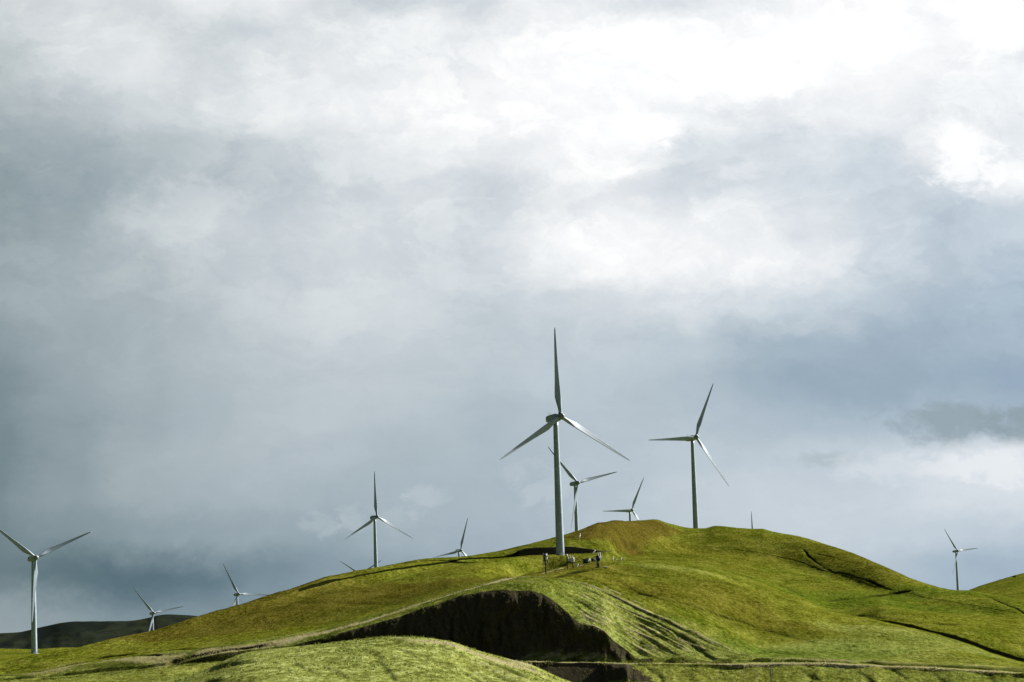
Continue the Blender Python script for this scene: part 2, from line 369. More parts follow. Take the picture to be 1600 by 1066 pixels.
def ground(x, y, dmax=1e9):                          # photo pixel -> first terrain point under it
    a, tn = pix_ae(x, y); a = float(a); tn = float(tn)
    f = np.interp(a, az_cols, np.arange(NC)); i = min(int(f), NC - 2); w = f - i
    D_ = GD[:, i] * (1 - w) + GD[:, i + 1] * w; Z_ = GZ[:, i] * (1 - w) + GZ[:, i + 1] * w
    g = Z_ - D_ * tn
    hit = np.where((g[1:] >= 0) & (D_[1:] > 120))[0]
    j = hit[0] if len(hit) else np.argmax(np.where(D_[1:] > 120, g[1:] / D_[1:], -9))
    q = 1.0 if g[j + 1] < 0 else (-g[j] / (g[j + 1] - g[j]) if g[j] < 0 else 0)
    dd = D_[j] + q * (D_[j + 1] - D_[j])
    return dd * math.sin(a), dd * math.cos(a)
def terr_z(X, Y):                                    # world height of the terrain
    a = math.atan2(X, Y); d = math.hypot(X, Y)
    f = np.interp(a, az_cols, np.arange(NC)); i = min(int(f), NC - 2); w = f - i
    return CZ + np.interp(d, GD[:, i], GZ[:, i]) * (1 - w) + np.interp(d, GD[:, i + 1], GZ[:, i + 1]) * w

# ------------------------------------------------------------------ relief: gullies, cut banks, cattle terraces, tracks
dry = np.zeros_like(GD); bare = np.zeros_like(GD); brown = np.zeros_like(GD); lush = np.zeros_like(GD); bank_shade = np.zeros_like(GD); mead = np.zeros_like(GD)
ADD = np.zeros_like(GD)
def poly_px(pts, step=5):
    q = []
    for (x0, y0), (x1, y1) in zip(pts, pts[1:]):
        n = max(1, int(math.hypot(x1 - x0, y1 - y0) / step))
        q += [(x0 + (x1 - x0) * i / n, y0 + (y1 - y0) * i / n) for i in range(n)]
    return q + [pts[-1]]
def sdist(pts, reach):
    """signed distance (positive on the far side of a line running left to right) and 0..1 along it, for vertices within reach"""
    W = np.array([ground(*p) for p in poly_px(pts)])
    if len(W) > 4:
        for _ in range(2): W[1:-1] = (W[:-2] + 2 * W[1:-1] + W[2:]) / 4
    x0, y0 = W.min(0) - reach; x1, y1 = W.max(0) + reach
    idx = np.where((GX > x0) & (GX < x1) & (GY > y0) & (GY < y1))
    X = GX[idx]; Y = GY[idx]
    best = np.full(X.shape, 1e9); sg = np.zeros(X.shape); al = np.zeros(X.shape)
    ns = len(W) - 1
    for i in range(ns):
        a = W[i]; e = W[i + 1] - a; L2 = max(e @ e, 1e-6)
        near = (X > min(a[0], W[i+1][0]) - reach) & (X < max(a[0], W[i+1][0]) + reach) & (Y > min(a[1], W[i+1][1]) - reach) & (Y < max(a[1], W[i+1][1]) + reach)
        if not near.any(): continue
        xx = X[near] - a[0]; yy = Y[near] - a[1]
        t = np.clip((xx * e[0] + yy * e[1]) / L2, 0, 1)
        dx = xx - t * e[0]; dy = yy - t * e[1]; d = np.hypot(dx, dy)
        s = np.sign(e[0] * dy - e[1] * dx)
        b = best[near]; u = d < b
        ii = np.where(near)[0][u]
        best[ii] = d[u]; sg[ii] = s[u]; al[ii] = (i + t[u]) / ns
    ok = best < reach
    return (idx[0][ok], idx[1][ok]), (best * sg)[ok], al[ok], X[ok], Y[ok]
def fscale(pts):
    d = math.hypot(*ground(*pts[len(pts) // 2])); return 1.32 if 740 < d < 1000 else 1.0
def gully(pts, h, wn=None, wf=None, soil_shade=.6, straw=0.0, fade=.12, wob=1.4):
    """groove: gentle near side, steep far bank that faces the viewer"""
    k = fscale(pts); h *= k; wn = wn * k if wn else 3.5 * h; wf = wf * k if wf else h
    idx, s, al, X, Y = sdist(pts, 3 * max(wn, wf) + 3)
    s = s + wob * h * fbm(X, Y, 9 * h + 4, 3, 91)
    vary = .75 + .9 * fbm(X, Y, 30, 2, 55)
    env = np.clip(al / fade, 0, 1) * np.clip((1 - al) / fade, 0, 1) * np.clip(vary, .25 if wob > 1 else .7, 1.4)
    g = np.where(s < 0, np.exp(-(s / wn) ** 2), np.exp(-(s / wf) ** 2))
    np.add.at(ADD, idx, -h * env * g)
    np.maximum.at(bank_shade, idx, 1.15 * soil_shade * env * np.exp(-((s - .5 * wf) / (wf * 1.1)) ** 2))  # dark tone painted along the far bank as its shade
    if straw: np.maximum.at(dry, idx, straw * env * np.exp(-((s - 2.2 * wf) / (1.6 * wf)) ** 2))
def ridge(pts, h, w, straw=0.0, fade=.12):
    k = fscale(pts); h *= k; w *= k
    idx, s, al, X, Y = sdist(pts, 3 * w + 2)
    s = s + .5 * w * fbm(X, Y, 12, 3, 77)
    env = np.clip(al / fade, 0, 1) * np.clip((1 - al) / fade, 0, 1)
    np.add.at(ADD, idx, h * env * np.exp(-(s / w) ** 2))
    if straw: np.maximum.at(dry, idx, straw * env * np.exp(-(s / (w * 1.1)) ** 2) * (.75 + 1.1 * fbm(X, Y, 5, 4, 12)))
def paint(arr, pts, w, v, fade=.1, rough=.6):
    w *= fscale(pts)
    idx, s, al, X, Y = sdist(pts, 2.5 * w + 2)
    s = s + rough * w * fbm(X, Y, 4 * w + 2, 3, 33)
    env = np.clip(al / fade, 0, 1) * np.clip((1 - al) / fade, 0, 1) if fade else 1
    np.maximum.at(arr, idx, v * env * np.exp(-(s / w) ** 4))
P = lambda s: [tuple(float(q) for q in p.split(',')) for p in s.split()]

# spur: long fine grooves fanning out from its shoulder to the bench
UP_ = np.array(P('862,903 890,905 925,914 962,934 1000,955 1050,975 1100,997 1150,1019 1190,1030'))
LO_ = np.array(P('852,934 870,945 888,960 906,977 931,984 945,993 963,1009 982,1023 999,1034'))
def fan(q, wig=0.0, t0=0.0, t1=1.0):
    t = np.linspace(t0, t1, 14); k = np.linspace(0, 1, len(UP_))
    q_ = q + wig * np.sin(t * 7 + q * 40)
    pu = np.stack([np.interp(t, k, UP_[:, 0]), np.interp(t, k, UP_[:, 1])], -1); pl_ = np.stack([np.interp(t, k, LO_[:, 0]), np.interp(t, k, LO_[:, 1])], -1)
    return [tuple(p) for p in pu * (1 - q_[:, None]) + pl_ * q_[:, None]]
for q, h, t0, t1, dk in [(.05, .8, .15, 1, .2), (.13, .5, 0, .9, .15), (.20, 1.0, .1, 1, .35), (.27, .55, .2, 1, .15), (.34, 1.25, .02, .95, .4), (.41, .5, .1, 1, .1), (.47, .9, .25, 1, .3), (.53, .5, .05, .8, .1),
                         (.58, 1.3, .0, .75, .4), (.63, .6, .3, 1, .2), (.69, .9, .3, 1, .3), (.74, .5, .1, .9, .1), (.79, 1.0, .35, 1, .35), (.85, .6, .2, 1, .2), (.91, .9, .5, 1, .45), (.96, .5, .3, .95, .2)]:
    h *= .42 if q < .25 else .72; dk *= .35
    gully(fan(q, .018, t0, t1), h * .95, 1.9 * h + .5, .75 * h, dk, .25, .22, wob=.35)
for q, h, t0, t1, st in [(.03, .55, 0, 1, .95), (.165, .35, .05, 1, .4), (.235, .3, .2, 1, .45), (.375, .35, .1, 1, .5), (.5, .3, .2, 1, .4), (.61, .4, .25, 1, .5), (.715, .3, .1, 1, .3), (.82, .3, .2, 1, .4), (.985, .3, .3, 1, .35)]:
    ridge(fan(q, .015, t0, t1), h, .9, min(.95, st + .2), .2)
for q, h, t0, t1, st in [(-.06, .35, .05, .95, .6), (-.15, .3, .02, .85, .5), (-.25, .25, .1, .8, .35), (-.36, .22, .15, .7, .3)]:
    ridge(fan(q, .02, t0, t1), h, 1.0, st, .25)
    gully(fan(q - .04, .02, t0, t1), h * 1.3, 1.6, .7, .25, wob=.8)
gully(P('1052,990 1075,1004 1090,1014 1104,1026 1125,1033'), .9, 2.4, .8, .4, wob=.5)
gully(P('1040,1034 1046,1036 1056,1037'), .6, 2, .6, .5)
paint(dry, P('1150,1021 1187,1030 1250,1032.5 1330,1035 1450,1039 1600,1046'), 2.2, .5)
# middle hill lines
gully(P('950,905 970,912 1000,922 1037,935 1075,942 1112,955 1162,969 1200,981 1237,992 1275,1002 1312,1006 1375,1012'), .6, 2.6, .8, .6)
gully(P('905,890 940,894 990,895 1037,899 1075,901 1125,908 1175,917 1250,942 1300,962'), .35, 2.2, .8, .35)
gully(P('862,902 885,896 905,891.5 930,886.5 950,885'), .8, 2, .7, .6)
ridge(P('935,889 960,883 985,879'), .4, 1.2, .35)
gully(P('1250,1000 1300,1013 1360,1022 1450,1030'), .35, 3, 1.0, .3)
# right main face
gully(P('1246,853 1256,855 1261,866 1272,875 1300,890 1340,901 1370,912 1397,926'), .55, 1.0, .5, .85)
gully(P('1353,875 1357,880 1356,885 1345,891'), .5, 1.0, .45, .8)
gully(P('1270,862 1320,874 1353,882'), .35, 1.6, .6, .35)
gully(P('1280,943 1312,939 1357,934 1400,929 1437,924'), .8, 5, 1.6, .55)
gully(P('1527,925.5 1540,931 1550,937 1575,947 1600,957 1640,975'), .6, 1.4, .5, .9)
gully(P('1440,975 1475,977 1525,979 1600,987 1640,992'), .9, 4, 1.4, .7)
gully(P('1320,960 1350,964 1380,968 1412,972 1450,977'), .7, 4, 1.4, .5)
gully(P('1190,905 1200,907 1235,925 1260,935'), .6, 4, 1.5, .3)
for x0, y0, n in [(1010, 842, 3), (1008, 848, 2)]:
    gully(P(f'{x0-6},{y0} {x0+2},{y0+8} {x0+14},{y0+18}'), .7, 3, 1.3, .25)
gully(P('880,848 910,849 960,852 1010,858'), .5, 4, 1.3, .3)
# left slope and terraces
gully(P('142,1026 168,1020 205,1016 236,1015 289,1015 323,1016 350,1014'), .75, 3, .8, .7, .3)
gully(P('147,1031 171,1027 205,1024.5 236,1025 262,1026 297,1023 330,1018'), .6, 2.5, .8, .45, .4)
gully(P('258,1038 283,1033 315,1025 354,1017 394,1012 430,1008'), .9, 2.6, .8, .85)
gully(P('16,1057 52,1047 105,1035 144,1030'), .5, 2.4, .8, .6, .6)
gully(P('39,1064 92,1049 126,1040 147,1033'), .45, 2, .8, .5, .5)
gully(P('178,1066 197,1061 223,1056 262,1053 302,1047 318,1044'), .8, 2.4, .8, .5)
gully(P('323,1047 341,1041 367,1035 394,1032 420,1030'), .6, 2, .7, .4)
gully(P('305,1067 328,1063 367,1064 410,1066'), .5, 2, .8, .6)
gully(P('0,1052 15,1045 60,1036 100,1026'), .3, 2, .7, .4)
gully(P('140,1010 165,1007 190,1000 215,994'), .35, 2, .9, .3)
gully(P('400,962 415,972 425,990'), .3, 3, 1.2, .2)
gully(P('380,947 420,945 470,944 560,945 640,943'), .3, 3, 1.4, .25)
paint(dry, P('440,1003 494,993 556,978 619,959 681,940 744,920 791,909 822,902 850,898'), 2.4, .95, .04, .3)
paint(dry, P('300,1024 350,1018 400,1010 440,1005 500,990'), 4, .75)
paint(bare, P('560,971 619,954 681,935 730,920 791,905.5'), .8, .5)
paint(dry, P('840,898 855,895 875,890.5 890,887 900,884.5 920,880'), 1.1, .6)
paint(dry, P('60,1057 105,1040 150,1034 230,1032 300,1028'), 6, .55)
# near hill
ridge(P('600,996 622,998 650,1005 697,1018 744,1034 790,1052 816,1063 840,1075'), .35, 1.5, .55)
gully(P('640,1000 680,1006 720,1017 760,1030 800,1046 830,1060'), .4, 2.4, .7, .4)
gully(P('590,1030 600,1043 612,1056 618,1066'), .3, 1.4, .5, .5)
for x0, y0, n, h in [(655, 1022, 60, .3), (690, 1034, 70, .35), (560, 1010, 40, .2), (720, 1040, 60, .3), (500, 1038, 46, .25), (620, 1012, 50, .25), (455, 1034, 34, .22), (770, 1052, 44, .3)]:
    gully(P(f'{x0},{y0} {x0+n*.45},{y0+n*.2} {x0+n},{y0+n*.52}'), h, .9, .35, .3, wob=1.0)
gully(P('440,1022 480,1024 525,1020 560,1021'), .3, 1.6, .6, .3)
paint(dry, P('640,997 700,1005 740,1019 790,1034 830,1046 860,1060'), 5, .75)
# bench road and embankment
paint(dry, P('800,1038 900,1037.8 1000,1040.6 1100,1039 1200,1037.4 1300,1038.4 1400,1042.4 1500,1046.4 1600,1051.4'), 1.6, .95, .02, .25)
for x0, y0, ln, h in [(1006, 1043, 1.1, .5), (1018, 1047, .7, .3), (1083, 1044, .9, .45), (1121, 1050, .6, .3), (1192, 1045, .5, .3), (1247, 1043, .8, .4), (1262, 1049, .6, .25), (1344, 1050, .7, .35), (1397, 1046, .6, .3), (1461, 1052, .8, .35), (1548, 1056, .8, .3)]:
    gully(P(f'{x0},{y0} {x0+6*ln},{y0+7*ln} {x0+18*ln},{y0+15*ln} {x0+34*ln},{y0+25*ln}'), h, 1.2, .6, .3, wob=2.2)
# colour bands: dead brown summit grass, bare cut faces, left slope's painted shade
paint(brown, P('880,842 904,837 932,828.5 961,823 1007,819.5 1036,822 1060,829'), 11, .85, .05, .5)
paint(brown, P('895,842 940,836 1000,830 1050,829'), 6, .8, .05, .5)
paint(brown, P('215,1002 260,990 330,972 420,957 520,938 640,925 740,900'), 60, .62, .03)  # left slope toned down: shade of turning from the sun, put into colour
paint(brown, P('1000,905 1060,920 1140,940 1220,955'), 35, .4)
paint(brown, P('1000,880 1100,850 1200,860 1300,880'), 60, .25)
paint(brown, P('1250,842 1330,866 1400,896 1450,914'), 22, .4)
paint(mead, P('1230,1000 1300,1006 1400,1010 1500,1022'), 26, .42)
paint(mead, P('1330,972 1400,985 1480,1005 1560,1030'), 16, .4)
paint(mead, P('990,884 1060,886 1130,898'), 12, .25)
for q in ('862,1030 884,1014 896,1003', '874,1036 900,1024 912,1014', '842,1034 866,1026 880,1028', '905,1034 930,1026 950,1030', '820,1030 838,1024', '800,1027 826,1033'):
    paint(dry, P(q), .5, .75, .15, 1.2)
paint(lush, P('1290,950 1330,945 1400,938 1450,940'), 60, .7)
paint(lush, P('1200,1010 1280,1020 1400,1028'), 30, .8)
paint(lush, P('480,965 600,945 700,920 760,905'), 14, .6)
paint(lush, P('860,925 890,945 930,975 980,1000'), 10, .6)
k8 = seg_start[9]; k7 = seg_start[8]
vis = (px_cols > 455) & (px_cols < 1000)
bare[k7 + 4:k8 - 6, vis] = np.maximum(bare[k7 + 4:k8 - 6, vis], .85)
k6 = seg_start[7]
tt = (np.arange(NR)[:, None] - k7) / (k8 - k7)
herb = np.clip((px_cols[None, :] - 760 - 60 * np.clip(tt, 0, 1)) / 120, 0, 1) * np.clip(1.0 - tt * 2.2, 0, 1) * 1.3 + .35 * fbm(GX * 1.0, GZ * 1.2, 6, 4, 15) * .9
bare[k7 + 4:k8 - 6] = np.where(vis[None, :], np.clip(bare[k7 + 4:k8 - 6] - .6 * np.clip(herb[k7 + 4:k8 - 6], 0, 1), 0, 1), bare[k7 + 4:k8 - 6])
for j in range(46):
    cutc = (px_cols > 815) & (px_cols < 938 + j * 1.5 + 5 * math.sin(j * .7))
    bare[k6 - 3 - j, cutc] = .95
for a_, lo, hi in ((15, 455, 945),):
    cc = (px_cols > lo) & (px_cols < hi)
    bare[seg_start[15] + 1:seg_start[16] + 1, cc] = .95
cc = (px_cols > 455) & (px_cols < 800)
bare[seg_start[15]:seg_start[16] + 2, cc] = 0; bank_shade[seg_start[15] + 1:seg_start[16] + 1, cc] = 1.2  # shade of the left terrace cut painted near-black
cc = (px_cols > 1395) & (px_cols < 1700)
bare[seg_start[12] + 4:seg_start[13] - 2, cc] = .8

# general roughness of the hills
A = fbm(GX, GY, 90, 3, 3) * 2.2 + fbm(GX, GY, 14, 3, 21) * .55 + fbm(GX, GY, 2.6, 3, 44) * .22
flat = np.clip((GD - 250) / 250, .25, 1)
keep = np.ones_like(GD)
face = np.zeros_like(GD); face[k7:k8 + 1] = 1
eros = (np.abs(fbm(GX * 1.0, GZ * .35 + GY * .3, 5, 4, 64)) * 2.0 - .4) * face * np.clip((rng.random(1)[0] * 0 + 1), 0, 1)
env7 = np.zeros(NR); env7[k7:k8] = np.sin(np.linspace(0, math.pi, k8 - k7)) ** .7
A = A * flat
# keep the hill lines where the contours put them: less swell on the crests
GZ = GZ + ADD
base_scale = np.clip(GD / 900, .35, 1.1)
A_big = fbm(GX, GY, 90, 3, 3) * 2.2 * flat
crest_k = np.exp(-np.abs(np.arange(NR)[:, None] - seg_start[17]) / 45.0)
A = A - A_big * crest_k * .85
GZ = GZ + A * base_scale * np.where(GD > 5000, 8, 1) * np.where((np.arange(NR)[:, None] >= seg_start[17] - 30) & (GD < 2000), .55, .8)
GYd = eros * env7[:, None] * (vis[None, :] * 1.8)
GX2 = GX - np.sin(az_cols) * GYd; GY2 = GY - np.cos(az_cols) * GYd

# ------------------------------------------------------------------ materials
def mat(name):
    mt = bpy.data.materials.new(name); mt.use_nodes = True
    t = NT(mt.node_tree); b = t.n['Principled BSDF']
    return mt, t, b
def grass_material():
    mt, t, b = mat('hill_grass')
    geo = t.node('ShaderNodeNewGeometry'); p = geo.outputs['Position']
    ps = t.vmath('MULTIPLY', p, (1, .42, 1.4))         # tussocks run in rows across the slope
    at = lambda n: t.node('ShaderNodeAttribute', attribute_name=n).outputs['Fac']
    nA = t.noise(p, .011, 5, .6, .3)       # broad fields
    nB = t.noise(ps, .07, 6, .65, .4)      # patches
    nE = t.noise(ps, .26, 5, .72, .2)      # clumps
    nC = t.noise(ps, .75, 5, .75)          # tussocks
    nD = t.noise(ps, 2.6, 4, .7)
    green = t.mix(t.ss(nA, .36, .64), (.060, .080, .005, 1), (.095, .103, .009, 1))
    green = t.mix(t.ss(nB, .42, .74), green, (.140, .148, .019, 1))
    green = t.mix(t.math('MULTIPLY', at('lush'), .8), green, (.054, .088, .006, 1))
    green = t.mix(t.math('MULTIPLY', at('pale'), t.ss(nB, .25, .7, .6, 1.0)), green, (.225, .255, .062, 1))
    green = t.mix(t.math('MULTIPLY', at('brown'), t.ss(nE, .3, .62, .6, 1.0)), green, (.058, .038, .007, 1))
    # light and dark tussocks
    mixn = t.math('ADD', t.math('MULTIPLY', nC, .68), t.math('MULTIPLY', nE, .32))
    green = t.mix(t.math('MULTIPLY', t.ss(mixn, .505, .58), .85), green, t.vmath('MULTIPLY', green, (1.75, 1.75, 2.6)))
    dk = t.math('MULTIPLY', t.ss(mixn, .49, .42), t.ss(nB, .66, .36, .35, .85))
    green = t.mix(dk, green, t.vmath('MULTIPLY', green, (.26, .25, .2)))
    green = t.mix(t.ss(nD, .3, .75, -.2, .3), green, t.vmath('MULTIPLY', green, (1.9, 1.8, 2.2)))
    straw = t.mix(nD, (.20, .18, .085, 1), (.42, .38, .22, 1))
    green = t.mix(t.ss(t.math('ADD', at('dry'), t.math('MULTIPLY', t.math('SUBTRACT', mixn, .5), 1.3)), .25, .85), green, straw)
    soil_shade = t.mix(nC, (.022, .020, .012, 1), (.085, .074, .046, 1))
    soil_shade = t.mix(t.ss(nB, .55, .72), soil_shade, (.036, .040, .013, 1))
    green = t.mix(t.ss(t.math('ADD', at('bank_shade'), t.math('MULTIPLY', t.math('SUBTRACT', nC, .5), .7)), .2, .75), green, (.013, .0155, .0035, 1))  # near-black tone standing in for shade on the steep banks
    col = t.mix(t.ss(t.math('ADD', at('bare'), t.math('MULTIPLY', t.math('SUBTRACT', nC, .5), .8)), .35, .75), green, soil_shade)
    t.put(b.inputs['Base Color'], col)
    b.inputs['Roughness'].default_value = 1; b.inputs['Specular IOR Level'].default_value = 0
    hgt = t.math('ADD', t.math('MULTIPLY', nC, .75), t.math('ADD', t.math('MULTIPLY', nD, .2), t.math('MULTIPLY', nE, .55)))
    bp = t.node('ShaderNodeBump'); bp.inputs['Strength'].default_value = .9; bp.inputs['Distance'].default_value = 1.0
    t.put(bp.inputs['Height'], hgt); t.put(b.inputs['Normal'], bp.outputs[0])
    return mt
M_GRASS = grass_material()
def simple(name, col, rough=.5, metal=0, var=.12, scale=3.0, spec=.5):
    mt, t, b = mat(name)
    tc = t.node('ShaderNodeTexCoord'); n = t.noise(tc.outputs['Object'], scale, 5, .6)
    dark = tuple(c * (1 - var * 2) for c in col); lt = tuple(min(1, c * (1 + var)) for c in col)
    t.put(b.inputs['Base Color'], t.mix(t.ss(n, .3, .7), (*dark, 1), (*lt, 1)))
    b.inputs['Roughness'].default_value = rough; b.inputs['Metallic'].default_value = metal; b.inputs['Specular IOR Level'].default_value = spec
    return mt
M_WHITE = simple('turbine_paint', (.40, .50, .62), .5, 0, .09, .45)
M_BLADE = simple('blade_gelcoat', (.38, .475, .59), .5, 0, .04, .2)
M_HUB = simple('hub_paint', (.24, .30, .36), .5, 0, .05, .6)
M_CONC = simple('concrete', (.42, .41, .38), .9, 0, .15, 1.5, .2)
M_WOOD = simple('weathered_wood', (.085, .07, .055), .9, 0, .2, 4, .2)
M_DARK = simple('dark_metal', (.03, .034, .036), .6, 0, .15, 3)
M_CAN = simple('pale_grey_enamel', (.80, .81, .79), .4, 0, .08, 2)
M_GREYBOX = simple('grey_steel', (.20, .22, .22), .5, .2, .12, 2)
M_GREENBOX = simple('green_steel', (.05, .10, .06), .5, 0, .12, 2)
M_STONE = simple('pale_stone', (.50, .48, .42), .95, 0, .2, 3, .2)
M_PIPE = simple('white_plastic', (.78, .77, .72), .5, 0, .06, 2)
M_STRAW = simple('dry_stalk', (.48, .43, .26), .9, 0, .15, 6, .15)
M_BUSH = simple('dark_leaves', (.035, .05, .018), .8, 0, .3, 2, .2)
def shaded_scrub_material():
    mt, t, b = mat('far_scrub_shaded')
    geo = t.node('ShaderNodeNewGeometry'); p = geo.outputs['Position']
    n = t.noise(p, .006, 6, .6, .4); n2 = t.noise(p, .03, 5, .65)
    c = t.mix(t.ss(n, .38, .66), (.012, .017, .014, 1), (.032, .040, .022, 1))  # scrub tones darkened to carry cloud shade over the far hills
    c = t.mix(t.math('MULTIPLY', t.ss(n2, .5, .62), .7), c, (.010, .014, .012, 1))
    t.put(b.inputs['Base Color'], c); b.inputs['Roughness'].default_value = 1; b.inputs['Specular IOR Level'].default_value = 0
    return mt
M_SHADED_SCRUB = shaded_scrub_material()

# ------------------------------------------------------------------ terrain mesh
def grid_quads(nr, nc):
    r = np.arange(nr - 1)[:, None]; c = np.arange(nc - 1)[None, :]
    a = r * nc + c
    return np.stack([a, a + 1, a + nc + 1, a + nc], -1).reshape(-1, 4)
pale = np.clip((640 - GD) / 120, 0, 1) * .9
pale = np.maximum(pale, mead)
pale = np.maximum(pale, np.clip((860 - GD) / 60, 0, 1) * .35)
pale[k6 - 50:k6, :] = np.minimum(pale[k6 - 50:k6, :], .45)
sx = np.clip((px_cols - 840) / 60, 0, 1) * np.clip((1180 - px_cols) / 60, 0, 1)
pale[k8:seg_start[10], :] = np.maximum(pale[k8:seg_start[10], :], (.55 * sx)[None, :])
co = np.stack([GX2, GY2, GZ + CZ], -1).reshape(-1, 3)
me = mesh_np('terrain', co, grid_quads(NR, NC))
for nme, arr in (('dry', dry), ('bare', bare), ('brown', brown), ('lush', lush), ('pale', pale), ('bank_shade', bank_shade)):
    at = me.attributes.new(nme, 'FLOAT', 'POINT'); at.data.foreach_set('value', arr.astype(np.float32).ravel())
ter = link('terrain', me, M_GRASS); tag(ter, kind='structure')

# wide low plain under everything, out to the horizon
bm = bmesh.new(); loft(bm, [ring((0, 0, -72), r, 64) for r in (1, 3000, 12000, 30000)], False)
pl = link('plain', bm_mesh('plain', bm), M_SHADED_SCRUB); tag(pl, kind='structure')

# dark hills far left
def far_hills():
    xs = np.arange(-1500, 700, 3.0)
    cr = kv_eval('-1500:960 -900:985 -500:975 -200:992 0:989.4 26:987.5 50:983 73:978 100:972.6 118:971 157:971 194:970 231:966 249:962 265:960.5 289:961.5 310:962.6 400:966 520:985 700:1036', xs)
    rows = [(0.0, 5620, 1.25), (0.25, 5720, .9), (.55, 5800, .55), (.8, 5900, .2), (1, 5990, 0), (1.2, 6120, .3), (1.6, 6600, 1.2)]
    a, tn = pix_ae(xs, cr); _, tb = pix_ae(xs, np.full_like(xs, 1046.0))
    out = []
    t = np.linspace(0, 1.6, 130)
    dd = np.interp(t, [r[0] for r in rows], [r[1] for r in rows]); ff = pchip([r[0] for r in rows], [r[2] for r in rows], t)
    zc = tn * 5990; zb = tb * 5700
    X = dd[:, None] * np.sin(a); Y = dd[:, None] * np.cos(a)
    Z = zc[None, :] - ff[:, None] * (zc - zb)[None, :]
    inf = np.clip(ff, 0, 1)[:, None]
    Z = Z + (np.abs(fbm(X, Y * .45, 150, 4, 5)) * -46 + fbm(X, Y, 40, 3, 8) * 6) * inf
    Z = Z + fbm(X, Y, 60, 3, 9) * 2
    co = np.stack([X, Y, Z + CZ], -1).reshape(-1, 3)
    o = link('hills', mesh_np('hills', co, grid_quads(*X.shape)), M_SHADED_SCRUB); tag(o, kind='structure')
    return X, Y, Z
HX, HY, HZ = far_hills()

# ------------------------------------------------------------------ wind turbines
RB, HH = 41.0, 62.5
def blade_mesh():
    bm = bmesh.new(); rings = []
    st = [0, 1.4, 2.6, 4.2, 6.2, 8.2, 11, 15, 20, 26, 32, 37, 39.8, 40.8, 41.0]
    for r in st:
        ch = pchip([0, 1.4, 4.2, 8.2, 15, 26, 37, 40, 41], [1.7, 1.7, 2.3, 3.15, 2.5, 1.65, .95, .6, .12], np.array([r]))[0]
        th = pchip([0, 1.4, 4.2, 8.2, 15, 26, 41], [1.0, 1.0, .62, .34, .24, .19, .15], np.array([r]))[0]
        tw = R(pchip([0, 4, 8, 15, 26, 41], [17, 16, 13, 8, 4, 1.5], np.array([r]))[0] + 2)
        rd = pchip([0, 1.4, 6.2, 8.2, 41], [1, 1, .25, 0, 0], np.array([r]))[0]
        pts = []
        for k in range(20):
            q = 2 * math.pi * k / 20
            xc = .5 * (1 + math.cos(q))                       # 0 leading .. 1 trailing
            yt = 2.6 * th * (.2969 * math.sqrt(xc) - .126 * xc - .3516 * xc ** 2 + .2843 * xc ** 3 - .1036 * xc ** 4) * (1 if q < math.pi else -1)
            ax = -(xc - .32) * ch; ay = yt * ch * .8 + .03 * ch * math.sin(math.pi * xc)
            cx, cy = .5 * ch * -math.cos(q), .5 * ch * math.sin(q)
            x_ = ax * (1 - rd) + cx * rd; y_ = ay * (1 - rd) + cy * rd
            # rotor plane = local X/Z, wind comes from -Y; nose turned into the wind by the twist
            pts.append((x_ * math.cos(tw) + y_ * math.sin(tw), -x_ * math.sin(tw) + y_ * math.cos(tw) - .0009 * r * r, r + .9))
        rings.append(pts)
    loft(bm, rings); return bm_mesh('blade', bm)
ME_BLADE = blade_mesh()
def hub_mesh():
    bm = bmesh.new()
    prof = [(1.5, 1.15), (1.35, 1.4), (.6, 1.55), (-.6, 1.55), (-1.3, 1.35), (-1.9, .95), (-2.25, .5), (-2.35, .12)]
    rings = []
    for y, r in prof: rings.append([(r * math.cos(2 * math.pi * k / 24), y, r * math.sin(2 * math.pi * k / 24)) for k in range(24)])
    loft(bm, rings)
    for k in range(3):
        a = 2 * math.pi * k / 3; dz = Vector((math.sin(a), 0, math.cos(a)))
        tube(bm, [dz * .8, dz * 1.75], .98, 16)
    return bm_mesh('hub', bm)
ME_HUB = hub_mesh()
def nacelle_mesh():
    bm = bmesh.new(); rings = []
    for y, w, h, zc in [(1.5, 1.2, 1.3, 0), (1.8, 1.55, 1.6, 0), (3.0, 1.7, 1.75, .05), (6.5, 1.7, 1.8, .1), (9.2, 1.62, 1.65, .2), (10.4, 1.4, 1.35, .3), (10.8, 1.1, 1.0, .35)]:
        pts = []
        for k in range(24):
            q = 2 * math.pi * k / 24; c, s = math.cos(q), math.sin(q); e = .38
            pts.append((w * math.copysign(abs(c) ** e, c), y, zc + h * math.copysign(abs(s) ** e, s)))
        rings.append(pts)
    loft(bm, rings); return bm_mesh('nacelle', bm)
ME_NAC = nacelle_mesh()
def vane_mesh():
    bm = bmesh.new()
    tube(bm, [(.5, 9.3, 1.7), (.5, 9.3, 3.2)], .05, 6); tube(bm, [(-.5, 9.3, 1.7), (-.5, 9.3, 3.2)], .05, 6)
    tube(bm, [(-.7, 9.3, 2.7), (.7, 9.3, 2.7)], .04, 6)
    for s in (-.5, .5): box(bm, (s, 9.3, 3.3), (.3, .3, .12), .03)
    return bm_mesh('wind_sensor', bm)
ME_VANE = vane_mesh()
def tower_mesh(h):
    bm = bmesh.new(); rings = []
    for i in range(25):
        q = i / 24; rings.append(ring((0, 0, q * h), 1.95 - .8 * q ** 1.1, 36))
    loft(bm, rings)
    for q in (.32, .66):                                       # section flanges
        r_ = 1.95 - .8 * q ** 1.1
        loft(bm, [ring((0, 0, q * h - .12), r_ + .004, 36), ring((0, 0, q * h - .1), r_ + .035, 36), ring((0, 0, q * h + .1), r_ + .035, 36), ring((0, 0, q * h + .12), r_ + .0, 36)])
    return bm_mesh('tower', bm)
WIND_YAW = R(33)                                               # rotor axis towards the viewer's right
TILT = R(5)
WG = 'wind turbines along the ridge'
